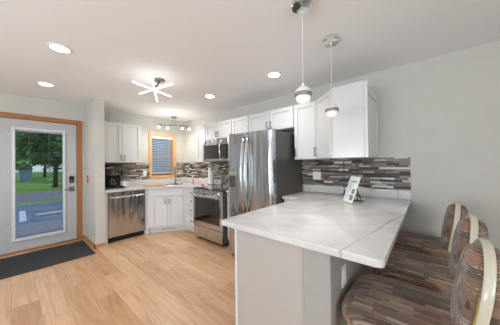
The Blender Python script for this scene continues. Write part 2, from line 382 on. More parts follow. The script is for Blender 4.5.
# walls behind the camera, with invented window openings to let daylight in
w = MB(); w.box((D-.12,YB-.12,0),(-2.5,YB,H)); w.box((.1,YB-.12,0),(XR+.12,YB,H)); w.box((-2.5,YB-.12,2.25),(.1,YB,H)); w.box((-2.5,YB-.12,0),(.1,YB,.25)); struct(w.build('wall_front',M['wall']))
w = MB(); w.box((XR,YB,0),(XR+.12,-2.35,H)); w.box((XR,-.05,0),(XR+.12,A,H)); w.box((XR,-2.35,2.15),(XR+.12,-.05,H)); w.box((XR,-2.35,0),(XR+.12,-.05,.55)); struct(w.build('wall_right',M['wall']))
# baseboards
struct(B((-.12,A-.014,0),(XR,A,.10),'baseboard_back',M['oakx'],bev=.003))
w = MB(); w.box((D,.873,0),(-4.056,.887,.062)); w.box((-4.07,.873,0),(-4.056,1.02,.062)); struct(w.build('baseboard_wing',M['oakx']))
struct(B((D,.852,0),(D+.014,.873,.062),'baseboard_left',M['oaky']))

w = MB(); w.box((D-.07,-2.75,.5),(D-.03,-2.70,2.1)); w.box((D-.07,-1.40,.5),(D-.03,-1.35,2.1)); w.box((D-.07,-2.08,.5),(D-.03,-2.03,2.1)); w.box((D-.07,-2.7,.5),(D-.03,-1.4,.55)); w.box((D-.07,-2.7,2.05),(D-.03,-1.4,2.1)); struct(w.build('added_window',M['pinez']))  # added unseen window, there to put a bright streak in the fridge steel
# ------------------------------------------------------------------ entry door
w = MB(); w.box((D,DY1-.005,0),(D+.018,.853,2.15)); w.box((D-.12,DY1-.02,0),(D,DY1-.001,DZ)); w.box((D,DY0-.06,0),(D+.018,DY0+.005,2.15)); struct(w.build('trim_1',M['oakz']))
w = MB(); w.box((D,DY0-.06,DZ-.005),(D+.020,.855,2.152)); w.box((D-.12,DY0,DZ-.02),(D,DY1,DZ)); struct(w.build('trim_2',M['oaky']))
w = MB(); w.box((D-.12,DY0,0),(D+.012,DY1-.02,.028)); struct(w.build('trim_3',M['oaky']))
dr = bpy.data.objects.new('door_1', None); C.objects.link(dr); dr.location = (D-.02, DY0, 0); ORG[dr.name] = Vector(dr.location); dr['kind'] = 'structure'
gx = D+.004
gy0,gy1,gz0,gz1 = .045,.590,.225,1.905
lf = MB(); y0,y1 = DY0+.02, DY1-.022
lf.box((gx-.045,y0,.032),(gx,gy0,2.068)); lf.box((gx-.045,gy1,.032),(gx,y1,2.068)); lf.box((gx-.045,gy0,.032),(gx,gy1,gz0)); lf.box((gx-.045,gy0,gz1),(gx,gy1,2.068)); lf.build('door_leaf',M['door'],dr)
gf = MB()
gf.box((gx,gy0-.040,gz0-.040),(gx+.026,gy0,gz1+.040),bev=.006); gf.box((gx,gy1,gz0-.040),(gx+.026,gy1+.035,gz1+.040),bev=.006); gf.box((gx,gy0,gz0-.040),(gx+.026,gy1,gz0),bev=.004); gf.box((gx,gy0,gz1),(gx+.026,gy1,gz1+.040),bev=.004)
gf.build('glazing_frame',M['cab'],dr)
B((gx-.012,gy0,gz0),(gx-.006,gy1,gz1),'glass_pane',M['pane'],dr)
for yy in (.19,.42):
    B((gx-.024,yy-.0008,gz0),(gx-.021,yy+.0008,gz1),'blind_cord',M['blind'],dr)
B((gx-.034,gy0,gz1-.022),(gx-.014,gy1,gz1),'blind_head_rail',M['blind'],dr)
kp = MB(); kp.box((gx,.675,1.035),(gx+.024,.735,1.155),bev=.004); kpo = kp.build('keypad_lock',M['black'],dr)
B((gx+.024,.687,1.05),(gx+.030,.723,1.085),'lock_turn',M['nickel'],kpo,bev=.002)
hd = MB(); hd.box((gx,.668,.885),(gx+.012,.742,.965),bev=.003); hd.tube([(gx+.012,.715,.925),(gx+.05,.715,.925)],.011); hd.tube([(gx+.048,.72,.925),(gx+.05,.66,.925),(gx+.046,.60,.920)],[.010,.009,.008]); hd.build('lever_handle',M['nickel'],dr,smooth=40)
for zz in (.45,1.2,1.9): B((gx,gy0-.075,zz),(gx+.004,gy0-.068,zz+.02),'hinge_screw',M['nickel'],dr)

# doormat
o = B((-4.66,-.62,.001),(-3.83,.835,.012),'doormat',M['mat'],bev=.003); tag(o,'long charcoal ribbed doormat lying on the floor in front of the entry door','doormat'); origin_to(o,(-4.25,.1,0))

# red switch on the wing wall
t = thing('wall_switch','small red wall device with white centre on the wing wall beside the entry door','switch',(-4.53,.887,1.10))
B((-4.555,.872,1.04),(-4.505,.887,1.165),'switch_plate',M['red'],t,bev=.003)
B((-4.540,.868,1.085),(-4.520,.872,1.12),'switch_button',M['white'],t)

# ------------------------------------------------------------------ kitchen window
cx = BW
w = MB(); cw = .062
w.box((cx,WY0-cw,WZ0-cw),(cx+.02,WY0,WZ1+cw)); w.box((cx,WY1,WZ0-cw),(cx+.02,WY1+cw,WZ1+cw)); w.box((cx,WY0,WZ1),(cx+.02,WY1,WZ1+cw)); w.box((cx,WY0,WZ0-cw),(cx+.024,WY1,WZ0))
w.box((D-.10,WY0,WZ0),(cx,WY0+.012,WZ1)); w.box((D-.10,WY1-.012,WZ0),(cx,WY1,WZ1)); w.box((D-.10,WY0,WZ0),(cx,WY1,WZ0+.012)); w.box((D-.10,WY0,WZ1-.012),(cx,WY1,WZ1))
wn_ = w.build('window_1',M['pinez']); struct(wn_)
fr = MB(); x0=D-.10
for a,b_ in (((x0,WY0+.012,WZ0+.012),(x0+.03,WY0+.045,WZ1-.012)),((x0,WY1-.045,WZ0+.012),(x0+.03,WY1-.012,WZ1-.012)),((x0,WY0+.045,WZ0+.012),(x0+.03,WY1-.045,WZ0+.045)),((x0,WY0+.045,WZ1-.045),(x0+.03,WY1-.045,WZ1-.012)),((x0,WY0+.045,1.52),(x0+.03,WY1-.045,1.55))): fr.box(a,b_)
fr.build('window_frame',M['pinez'],wn_)
B((x0+.012,WY0+.045,WZ0+.045),(x0+.018,WY1-.045,WZ1-.045),'glass_pane',M['pane'],wn_)
bl = thing('window_blind','white horizontal slat blind lowered in the kitchen window above the sink','blind',(BW-.03,2.35,WZ1))
B((BW-.055,WY0+.015,WZ1-.065),(BW-.005,WY1-.015,WZ1-.014),'head_rail',M['blindw'],bl,bev=.003)
T_ = Matrix.Rotation(math.radians(24),4,'Y')
n_s = 21
for i in range(n_s):
    z = WZ1-.08 - i*(WZ1-.08-WZ0-.085)/(n_s-1)
    T = Matrix.Translation((BW-.032,0,z)) @ T_
    MB().box((-.022,WY0+.02,-.0012),(.022,WY1-.02,.0012),T).build('slat',M['blind'],bl)
B((BW-.042,WY0+.02,WZ0+.055),(BW-.018,WY1-.02,WZ0+.072),'bottom_rail',M['blindw'],bl)
for yy in (WY0+.10,WY1-.10): B((BW-.031,yy-.001,WZ0+.06),(BW-.029,yy+.001,WZ1-.06),'cord',M['blindw'],bl)

# ------------------------------------------------------------------ cabinets
def shaker(mb, u0,u1,v0,v1, T, th=.021, fw_=.055, rec=.013):
    mb.box((u0,v0,0),(u0+fw_,v1,th),T,.0015); mb.box((u1-fw_,v0,0),(u1,v1,th),T,.0015)
    mb.box((u0+fw_,v0,0),(u1-fw_,v0+fw_,th),T,.0015); mb.box((u0+fw_,v1-fw_,0),(u1-fw_,v1,th),T,.0015)
    mb.box((u0+fw_-.002,v0+fw_-.002,0),(u1-fw_+.002,v1-fw_+.002,th-rec),T)
def pull(T, u, v0, v1, parent, name='handle', horiz=False):
    m = MB()
    if horiz:
        m.box((v0,u-.005,.030),(v1,u+.005,.040),T,.002); m.box((v0+.006,u-.004,0),(v0+.014,u+.004,.032),T); m.box((v1-.014,u-.004,0),(v1-.006,u+.004,.032),T)
    else:
        m.box((u-.006,v0,.030),(u+.006,v1,.041),T,.002); m.box((u-.004,v0+.006,0),(u+.004,v0+.014,.032),T); m.box((u-.004,v1-.014,0),(u+.004,v1-.006,.032),T)
    return m.build(name,M['nickel'],parent)
def knob(T,u,v,parent):
    m = MB(); Q = T@Matrix.Translation((u,v,.024)); m.lathe([(0,0),(.008,0),(.008,.012),(.017,.016),(.018,.022),(.012,.028),(0,.029)],T=Q,seg=12); return m.build('knob',M['nickel'],parent,smooth=40)
def door_(T,u0,u1,v0,v1,parent,hu=None,hv=None,fw_=.055,hname='handle'):
    m = MB(); shaker(m,u0+.003,u1-.003,v0,v1,T,fw_=fw_); d = m.build('door',M['cab'],parent)
    if hu is not None:
        pull(T@Matrix.Translation((0,0,.019)),hu,hv[0],hv[1],d)
    return d
UZ0, UZ1 = 1.385, 2.140
YF = A-.335                  # face of the wall A uppers
def upper(label, x0,x1,z0,doors,group='white upper cabinets on the fridge wall'):
    t = thing('upper_cabinet',label,'cabinet',((x0+x1)/2,A,z0),group)
    m = MB(); m.box((x0,YF,z0),(x1,A,UZ1)); m.build('body',M['cab'],t)
    T = frm((0,YF-.0005,0),(1,0)); n = len(doors)
    for (a,b_,hu) in doors:
        hv = (z0+.035,z0+.035+(.10 if z0>1.6 else .115)) if hu else None
        door_(T,a,b_,z0+.006,UZ1-.012,t,hu,hv,fw_=.05)
    return t
upper('narrow tall white wall cabinet at the far left end, left of the microwave',-3.70,-3.385,UZ0,[(-3.695,-3.390,-3.42)])
upper('short two-door white wall cabinet directly above the microwave',-3.383,-2.632,1.815,[(-3.378,-3.008,-3.035),(-3.008,-2.637,-2.98)])
upper('tall single-door white wall cabinet between the microwave and the refrigerator top',-2.630,-2.240,UZ0,[(-2.625,-2.243,-2.60)])
upper('short two-door white wall cabinet above the refrigerator',-2.238,-1.402,1.83,[(-2.233,-1.811,-1.845),(-1.811,-1.407,-1.777)])
upper('tall single-door white wall cabinet right of the refrigerator beside the angled corner cabinet',-1.400,-1.082,UZ0,[(-1.395,-1.087,-1.365)])
# angled corner cabinet with its finished end panels
t = thing('corner_cabinet','large angled white wall cabinet hung at the right end above the peninsula counter','cabinet',(-.76,A,UZ0))
MB().prism([(-1.080,YF),(-.785,2.285),(-.472,2.285),(-.472,A),(-1.080,A)],UZ0,UZ1).build('body',M['cab'],t)
dx,dy = .295, 2.285-YF; L = math.hypot(dx,dy)
T = frm((-1.080-.0004,YF-.0004,0),(dx,dy)); door_(T,.012,L-.006,UZ0+.006,UZ1-.012,t,.045,(UZ0+.035,UZ0+.15),fw_=.05)
B((-.775,2.277,UZ0),(-.474,2.2845,UZ1+.004),'end_panel',M['cab'],t,bev=.001)
T = frm((-.4715,2.285,0),(0,1)); m = MB(); shaker(m,.008,.63,UZ0+.01,UZ1-.02,T,fw_=.07); m.box((.0,UZ0,0),(.012,UZ1,.03),T); m.build('side_panel',M['cab'],t)
# wall B uppers
XB = BW+.335
for k,(a,b_,lab) in enumerate(((1.025,1.735,'two-door white wall cabinet above the coffee maker, left of the kitchen window'),)):
    t = thing('upper_cabinet',lab,'cabinet',(BW,(a+b_)/2,UZ0))
    B((BW+.001,a,UZ0),(XB,b_,UZ1),'body',M['cab'],t)
    T = frm((XB+.0005,0,0),(0,1)); mid = (1.075+b_-.005)/2-.02
    door_(T,1.045,1.378,UZ0+.006,UZ1-.012,t,1.348,(UZ0+.035,UZ0+.15),fw_=.05)
    door_(T,1.378,1.715,UZ0+.006,UZ1-.012,t,1.408,(UZ0+.035,UZ0+.15),fw_=.05)

# base cabinets --------------------------------------------------------------
CZ0, CZ1 = .872, .910
YBF = 2.315     # base faces on wall A
XBF = -4.125
# end filler beside the dishwasher
t = thing('filler_panel','narrow white end panel between the wing wall and the dishwasher','cabinet',(-4.4,1.04,0)); B((BW+.01,1.022,0),(XBF+.005,1.068,CZ0-.002),'body',M['cab'],t)
# dishwasher
t = thing('dishwasher','stainless steel dishwasher under the counter left of the sink','dishwasher',(-4.4,1.37,0))
B((BW+.02,1.074,.09),(XBF-.02,1.676,.868),'body',M['fridge_side'],t)
B((BW+.10,1.08,.0),(XBF-.045,1.67,.09),'toe_kick',M['kick'],t)
B((XBF-.019,1.078,.095),(XBF+.012,1.673,.800),'door',M['steel'],t,bev=.004)
B((XBF-.019,1.078,.803),(XBF+.006,1.673,.864),'control_panel',M['steel'],t,bev=.003)
m = MB(); m.tube([(XBF+.045,1.10,.778),(XBF+.045,1.655,.778)],.013,10); m.box((XBF+.01,1.115,.770),(XBF+.045,1.135,.786)); m.box((XBF+.01,1.62,.770),(XBF+.045,1.64,.786)); m.build('handle',M['steel_l'],t,smooth=40)
# diagonal sink cabinet
P1 = Vector((XBF,1.745)); P2 = Vector((-3.735,YBF-.005))
t = thing('sink_cabinet','angled white two-door corner base cabinet under the sink','cabinet',(-4.2,2.3,0))
MB().prism([(XBF,1.69),(P1.x,P1.y),(P2.x,P2.y),(-3.70,YBF),(-3.70,A-.01),(BW+.01,A-.01),(BW+.01,1.69)],.10,CZ0-.002).build('body',M['cab'],t)
e = (P2-P1).normalized(); nrm = Vector((e.y,-e.x))
q1 = P1-nrm*.05; q2 = P2-nrm*.05
MB().prism([(XBF,1.68),(P1.x,P1.y),(q1.x,q1.y),(q2.x,q2.y),(-3.70,YBF+.05),(-3.70,A-.1),(BW+.1,A-.1),(BW+.1,1.68)],0,.10).build('toe_kick',M['cab'],t)
T = frm((P1.x,P1.y,0),(e.x,e.y)); L = (P2-P1).length
mdl = L/2
door_(T,.05,mdl,.13,.705,t,mdl-.035,(.57,.675)); door_(T,mdl,L-.05,.13,.705,t,mdl+.035,(.57,.675))
m = MB(); shaker(m,.052,L-.052,.725,.855,T,fw_=.03); m.build('false_drawer_front',M['cab'],t)
Tq = frm((q1.x,q1.y,0),(e.x,e.y)); v_ = MB(); v_.box((L*.30,.028,0),(L*.72,.075,.008),Tq); vo = v_.build('vent_grille',M['white'],t,label='white metal floor-level vent grille')
m = MB()
for i in range(18): u = L*.32+i*L*.38/17; m.box((u,.036,.008),(u+.006,.067,.0095),Tq)
m.build('grille_slots',M['kick'],vo)
# drawer base between sink and range
def drawers(label,x0,x1,heights,kn=True):
    t = thing('drawer_cabinet',label,'cabinet',((x0+x1)/2,A,0),)
    B((x0,YBF,.10),(x1,A-.01,CZ0-.002),'body',M['cab'],t); B((x0,YBF+.05,0),(x1,A-.1,.10),'toe_kick',M['cab'],t)
    T = frm((0,YBF-.0005,0),(1,0)); z = .857
    for h in heights:
        m = MB(); m.box((x0+.012,z-h+.008,0),(x1-.012,z-.006,.024),T,.002); d = m.build('drawer',M['cab'],t)
        if kn: knob(T,(x0+x1)/2,z-h/2,d)
        z -= h
    return t
drawers('narrow white four-drawer cabinet between the angled sink cabinet and the range',-3.698,-3.272,(.15,.17,.185,.225))
drawers('slim white drawer cabinet squeezed between the range and the refrigerator',-2.485,-2.268,(.15,.19,.19,.195),False)

# corner counter -------------------------------------------------------------
cf = .035
w = MB(); w.prism([(BW+.002,1.022),(XBF+cf,1.022),(XBF+cf,1.735),(-3.715,YBF-cf),(-3.268,YBF-cf),(-3.268,A-.002),(BW+.002,A-.002)],CZ0,CZ1,bev=.004)
o = w.build('countertop',M['quartz']); tag(o,'white quartz corner countertop over the dishwasher and sink cabinet','countertop'); origin_to(o,(-4.3,2.4,CZ0))
w = MB(); w.box((-2.488,YBF-cf,CZ0),(-2.262,A-.002,CZ1),bev=.004); o = w.build('countertop',M['quartz']); tag(o,'tiny strip of white countertop between range and refrigerator','countertop'); origin_to(o,(-2.37,2.6,CZ0))
# quartz upstands
w = MB(); w.box((BW,1.022,CZ1+.0005),(BW+.02,A-.021,1.012),bev=.002); o = w.build('backsplash_upstand',M['quartz']); tag(o,'low white quartz upstand along the window wall behind the coffee maker','backsplash'); origin_to(o,(BW,2,CZ1))
w = MB(); w.box((BW+.021,A-.02,CZ1+.0005),(-3.268,A,1.012),bev=.002); o = w.build('backsplash_upstand',M['quartz']); tag(o,'low white quartz upstand on the fridge wall left of the range','backsplash'); origin_to(o,(-4,A,CZ1))
# mosaic
struct(B((BW,1.022,1.012),(BW+.008,WY0-cw-.001,UZ0),'wall_tile_left',M['tileB']))
struct(B((BW,WY1+cw+.001,1.012),(BW+.008,A-.008,UZ0),'wall_tile_corner',M['tileB']))
w = MB(); w.box((BW,A-.008,1.012),(-.150,A,UZ0)); w.box((-3.26,A-.008,.90),(-2.26,A,1.012)); struct(w.build('wall_tile_back',M['tileA']))

# sink, faucet etc.
sk = thing('sink','stainless steel corner sink set in the countertop below the window','sink',(-4.27,2.22,CZ1))
Ts = Matrix.Translation((-4.23,2.20,CZ1))@Matrix.Rotation(math.atan2(e.y,e.x),4,'Z')
m = MB()
m.box((-.30,-.19,0),(.30,-.165,.006),Ts); m.box((-.30,.165,0),(.30,.19,.006),Ts); m.box((-.30,-.165,0),(-.275,.165,.006),Ts); m.box((.275,-.165,0),(.30,.165,.006),Ts); m.build('rim',M['steel_l'],sk)
m = MB(); m.box((-.275,-.165,0.0002),(.275,.165,.001),Ts); m.build('basin',M['fridge_side'],sk)
fc = thing('faucet','tall nickel gooseneck kitchen faucet behind the sink','faucet',(-4.40,2.47,CZ1))
m = MB(); pts=[(-4.40,2.47,CZ1)]
pts += [(-4.40,2.47,CZ1+.30)] + [(-4.40+.085*(1-math.cos(a))*.75,2.47-.085*(1-math.cos(a))*.65,CZ1+.30+.085*math.sin(a)) for a in [PI*k/8 for k in range(1,9)]]
pts += [(pts[-1][0],pts[-1][1],CZ1+.22)]
m.tube(pts,.011,10); m.lathe([(0,0),(.028,0),(.028,.012),(.017,.03),(.017,.10),(0,.10)],(-4.40,2.47,CZ1)); m.build('spout',M['nickel'],fc,smooth=40)
m = MB(); m.tube([(-4.40,2.47,CZ1+.07),(-4.25,2.45,CZ1+.075),(-4.215,2.49,CZ1+.105)],.007); m.build('lever',M['nickel'],fc,smooth=40)
# cutting board + dark knife block piece
Tb = Matrix.Translation((-4.20,1.93,CZ1+.007))@Matrix.Rotation(math.radians(52),4,'Z')
m = MB(); m.box((-.20,-.12,0),(.19,.12,.016),Tb,.004); o = m.build('cutting_board',M['board']); tag(o,'wooden cutting board lying over the left part of the sink','cutting board'); origin_to(o,(-4.2,1.93,CZ1))
m = MB(); m.prism([(-.05,-.025),(.05,-.02),(.055,.02),(-.05,.025)],0,.022,Matrix.Translation((-3.98,2.24,CZ1+.007))@Matrix.Rotation(math.radians(52),4,'Z'),.004); o = m.build('dish_sponge',M['iron']); tag(o,'small dark sponge lying at the end of the cutting board','sponge'); origin_to(o,(-3.98,2.24,CZ1))
# soap bottles right of faucet
t = thing('soap_bottle','clear soap bottle with pink liquid standing right of the faucet','bottle',(-4.02,2.68,CZ1))
m = MB(); m.lathe([(0,.001),(.024,.001),(.026,.01),(.026,.08),(.012,.10),(.012,.14),(0,.14)],(-4.02,2.68,CZ1)); m.build('glass_body',M['pink'],t,smooth=40)
m = MB(); m.tube([(-4.02,2.68,CZ1+.14),(-4.02,2.68,CZ1+.17),(-3.985,2.65,CZ1+.17)],.006); m.build('pump',M['chrome'],t)
t = thing('glass_jar','small clear glass jar between the faucet and the pink soap bottle','jar',(-4.14,2.60,CZ1))
m = MB(); m.lathe([(0,.001),(.034,.001),(.036,.01),(.036,.07),(.030,.08),(.030,.09),(.026,.09),(.026,.078),(.031,.068),(.031,.008),(0,.006)],(-4.14,2.60,CZ1)); m.build('glass_body',M['bottle'],t,smooth=40)
# coffee maker
c0 = (-4.52,1.29)
t = thing('coffee_maker','black drip coffee maker on the counter beside the wing wall','coffee maker',(c0[0],c0[1],CZ1))
B((c0[0]-.12,c0[1]-.20,CZ1+.001),(c0[0]+.16,c0[1]+.13,CZ1+.03),'base',M['black'],t,bev=.006)
B((c0[0]-.12,c0[1]-.20,CZ1+.03),(c0[0]-.03,c0[1]+.11,CZ1+.30),'water_tank',M['black'],t,bev=.006)
m = MB(); m.box((c0[0]-.12,c0[1]-.20,CZ1+.225),(c0[0]+.11,c0[1]+.115,CZ1+.345),bev=.012); m.build('brew_head',M['blackglass'],t)
m = MB(); m.lathe([(0,.03),(.058,.03),(.072,.07),(.070,.12),(.05,.165),(.052,.18),(0,.18)],(c0[0]+.045,c0[1]-.06,CZ1)); cr = m.build('carafe',M['blackglass'],t,smooth=40)
m = MB(); m.tube([(c0[0]+.10,c0[1]-.06,CZ1+.16),(c0[0]+.15,c0[1]-.06,CZ1+.15),(c0[0]+.15,c0[1]-.06,CZ1+.08),(c0[0]+.115,c0[1]-.06,CZ1+.07)],.008); m.build('handle',M['black'],cr)
B((c0[0]+.1102,c0[1]-.09,CZ1+.25),(c0[0]+.112,c0[1]+.02,CZ1+.275),'control_strip',M['nickel'],t)
t = thing('mug','white mug on the counter in front of the coffee maker','mug',(-4.38,1.44,CZ1))
m = MB(); m.lathe([(0,.001),(.030,.001),(.038,.02),(.040,.095),(.036,.095),(.034,.02),(0,.012)],(-4.33,1.40,CZ1+.031)); m.build('cup',M['white'],t,smooth=40)
m = MB(); m.tube([(-4.33,1.44,CZ1+.105),(-4.33,1.465,CZ1+.10),(-4.33,1.465,CZ1+.06),(-4.33,1.435,CZ1+.05)],.005); m.build('handle',M['white'],t)
# outlets
def outlet(label,T,wd,ht,n=1):
    t = thing('wall_outlet',label,'outlet',T.translation,None)
    MB().box((-wd/2,-ht/2,0),(wd/2,ht/2,.006),T,.0015).build('cover_plate',M['white'],t)
    for k in range(n):
        u = (k-(n-1)/2)*.046
        MB().box((u-.017,-.034,.006),(u+.017,.034,.009),T,.001).build('socket',M['paper'],t)
    return t
outlet('white outlet plate on the mosaic left of the kitchen window',frm((BW+.0082,1.93,1.155),(0,1)),.072,.116)
outlet('double white outlet plate on the mosaic right of the refrigerator',frm((-1.225,A-.0082,1.150),(1,0)),.118,.116,2)
outlet('white outlet plate on the mosaic behind the paper towel roll',frm((-3.70,A-.0082,1.20),(1,0)),.075,.116)
# paper towel
t = thing('paper_towel_holder','upright white paper towel roll on its holder left of the range','paper towel holder',(-3.40,2.70,CZ1))
m = MB(); m.lathe([(0,.001),(.075,.001),(.075,.012),(.007,.014),(.007,.315),(.011,.325),(0,.333)],(-3.40,2.70,CZ1)); m.build('stand',M['nickel'],t,smooth=40)
m = MB(); m.lathe([(.018,.02),(.056,.02),(.057,.03),(.057,.285),(.056,.295),(.018,.295),(.018,.02)],(-3.40,2.70,CZ1)); m.build('paper_roll',M['paper'],t,smooth=40)
t = thing('spoon_rest','small red spoon rest on the counter beside the range','spoon rest',(-3.43,2.50,CZ1))
m = MB(); m.lathe([(0,.001),(.03,.001),(.045,.018),(.042,.020),(.028,.006),(0,.005)],(-3.43,2.52,CZ1)); m.build('dish',M['red'],t,smooth=40)

# ------------------------------------------------------------------ range
rx0,rx1 = -3.262,-2.494; yf = 2.185
t = thing('range','freestanding stainless steel electric range with black glass top','range',((rx0+rx1)/2,2.5,0))
B((rx0,yf+.03,.045),(rx1,A-.012,.893),'body',M['fridge_side'],t)
B((rx0+.02,yf+.07,0),(rx1-.02,A-.05,.045),'feet_plinth',M['kick'],t)
B((rx0+.002,yf,.05),(rx1-.002,yf+.029,.245),'storage_drawer',M['steel'],t,bev=.004)
m = MB(); m.box((rx0+.002,yf-.012,.255),(rx0+.045,yf+.029,.855),bev=.003); m.box((rx1-.045,yf-.012,.255),(rx1-.002,yf+.029,.855),bev=.003); m.box((rx0+.045,yf-.012,.255),(rx1-.045,yf+.029,.335),bev=.003); m.box((rx0+.045,yf-.012,.755),(rx1-.045,yf+.029,.855),bev=.003)
od = m.build('oven_door',M['steel'],t)
B((rx0+.045,yf-.009,.335),(rx1-.045,yf+.01,.755),'oven_window',M['blackglass'],od)
m = MB(); m.tube([(rx0+.045,yf-.055,.80),(rx1-.045,yf-.055,.80)],.014,10); m.box((rx0+.06,yf-.055,.79),(rx0+.085,yf-.01,.81)); m.box((rx1-.085,yf-.055,.79),(rx1-.06,yf-.01,.81)); m.build('handle',M['steel_l'],od,smooth=40)
B((rx0+.001,yf-.005,.860),(rx1-.001,yf+.029,.893),'front_trim',M['steel'],t)
ck = B((rx0,yf-.008,.8935),(rx1,A-.075,.915),'cooktop',M['blackglass'],t,bev=.004)
for (ux,uy,r_) in ((.19,.17,.10),(.57,.17,.085),(.19,.45,.08),(.57,.45,.10)):
    m = MB(); m.lathe([(r_-.004,.0),(r_-.004,.0006),(r_,.0006),(r_,.0),(r_-.004,0)],(rx0+ux,yf+uy,.9151),32); m.build('burner_ring',M['fridge_side'],ck)
m = MB(); m.prism([(0,0),(.07,0),(.07,.20),(.045,.20)],rx0+.004,rx1-.004,Matrix(((0,0,1,0),(1,0,0,A-.082),(0,1,0,.9155),(0,0,0,1))),.003); bgd = m.build('backguard',M['steel'],t)
Tg = Matrix.Translation((0,A-.083,.9155))@Matrix.Rotation(-math.atan2(.045,.20),4,'X')
B((rx0+.18,-.003,.06),(rx1-.12,.002,.17),'control_panel',M['blackglass'],bgd,T=Tg)
B((rx0+.33,-.0045,.10),(rx0+.44,-.003,.13),'clock_display',M['ledblue'],bgd,T=Tg)
for ux in (.05,.12,.66,.72):
    m = MB(); m.tube([(rx0+ux,0,.11),(rx0+ux,-.022,.11)],.018,12,T=Tg); m.build('knob',M['steel_l'],bgd,smooth=40)

# microwave
mx0,mx1,mz0,mz1,my = -3.380,-2.636,1.388,1.812,2.495
t = thing('microwave','stainless over-the-range microwave mounted under the wall cabinets','microwave',((mx0+mx1)/2,A,mz0))
B((mx0,my+.03,mz0),(mx1,A-.009,mz1),'body',M['fridge_side'],t)
m = MB(); m.box((mx0,my,mz0+.004),(mx1,my+.029,mz0+.045),bev=.002); m.box((mx0,my,mz1-.118),(mx1,my+.029,mz1-.004),bev=.002); m.box((mx0,my,mz0+.045),(mx0+.03,my+.029,mz1-.118)); m.box((mx1-.17,my,mz0+.045),(mx1-.155,my+.029,mz1-.118)); dd = m.build('door',M['steel'],t)
B((mx0+.03,my+.004,mz0+.045),(mx1-.17,my+.02,mz1-.118),'door_window',M['blackglass'],dd)
B((mx1-.155,my+.002,mz0+.045),(mx1,my+.029,mz1-.118),'control_panel',M['blackglass'],t)
m = MB(); m.tube([(mx1-.19,my-.01,mz0+.04),(mx1-.19,my-.045,mz0+.09),(mx1-.19,my-.055,(mz0+mz1)/2-.01),(mx1-.19,my-.045,mz1-.11),(mx1-.19,my-.01,mz1-.06)],.013,10); m.build('handle',M['steel_l'],dd,smooth=40)

# ------------------------------------------------------------------ refrigerator
fx0,fx1 = -2.240,-1.440
t = thing('refrigerator','stainless french-door refrigerator with bottom freezer drawer','refrigerator',((fx0+fx1)/2,2.5,0))
B((fx0+.005,2.165,.03),(fx1,2.86,1.745),'body',M['fridge_side'],t,bev=.004)
B((fx0+.02,2.20,0),(fx1-.02,2.8,.03),'base_grille',M['kick'],t)
def bowed(x0,x1,z0,z1,y,bow,holes=None,n=14):
    """door slab whose front bows outward across its width"""
    mb = MB(); bm_ = bmesh.new(); xc = (fx0+fx1)/2; hw = (fx1-fx0)/2
    F = []; K = []
    for i in range(n+1):
        x = x0+(x1-x0)*i/n
        yy = y - bow*(1-((x-xc)/hw)**2)
        ed = min((x-x0),(x1-x)); yy += .010*max(0,1-ed/.012)**2
        F.append((bm_.verts.new((x,yy,z0)),bm_.verts.new((x,yy,z1)))); K.append((bm_.verts.new((x,2.160,z0)),bm_.verts.new((x,2.160,z1))))
    for i in range(n):
        bm_.faces.new((F[i][0],F[i+1][0],F[i+1][1],F[i][1])); bm_.faces.new((K[i+1][0],K[i][0],K[i][1],K[i+1][1]))
        bm_.faces.new((F[i][1],F[i+1][1],K[i+1][1],K[i][1])); bm_.faces.new((K[i][0],K[i+1][0],F[i+1][0],F[i][0]))
    bm_.faces.new((K[0][0],F[0][0],F[0][1],K[0][1])); bm_.faces.new((F[n][0],K[n][0],K[n][1],F[n][1]))
    bmesh.ops.recalc_face_normals(bm_, faces=bm_.faces[:]); return mb.add(bm_)
xc = (fx0+fx1)/2
dl = bowed(fx0,xc-.003,.60,1.755,2.09,.03).build('door',M['steel'],t,smooth=35)
drt = bowed(xc+.003,fx1,.60,1.755,2.09,.03).build('door',M['steel'],t,smooth=35)
fz = bowed(fx0,fx1,.06,.592,2.09,.03).build('freezer_drawer',M['steel'],t,smooth=35)
def hpts(x,z0,z1,bx): 
    return [(x, 2.058-.075*math.sin(PI*k/10)**.7, z0+(z1-z0)*k/10) for k in range(11)]
MB().tube(hpts(xc-.035,.665,1.70,-.035),.0135,10,flat=(1,1.3)).build('handle',M['steel_l'],dl,smooth=True)
MB().tube(hpts(xc+.035,.665,1.70,.035),.0135,10,flat=(1,1.3)).build('handle',M['steel_l'],drt,smooth=True)
MB().tube([(fx0+.08,2.075,.53),(fx0+.12,2.01,.53),(xc,1.995,.53),(fx1-.12,2.01,.53),(fx1-.08,2.075,.53)],.013,10).build('handle',M['steel_l'],fz,smooth=True)
# dispenser on left door
def yat(x): return 2.09-.03*(1-((x-xc)/((fx1-fx0)/2))**2)
ds = B((fx0+.045,yat(fx0+.10)-.008,1.00),(fx0+.195,yat(fx0+.10)+.02,1.25),'dispenser_recess',M['fridge_side'],dl,bev=.004)
B((fx0+.052,yat(fx0+.10)-.011,1.17),(fx0+.188,yat(fx0+.10)-.008,1.24),'dispenser_panel',M['steel_l'],ds)
for xx in (fx0+.06,fx1-.06): B((xx-.03,2.10,1.7555),(xx+.03,2.24,1.772),'hinge_cover',M['fridge_side'],t,bev=.004)
B((fx1-.12,yat(fx1-.1)-.003,1.70),(fx1-.08,yat(fx1-.1)+.004,1.71),'badge',M['chrome'],drt)

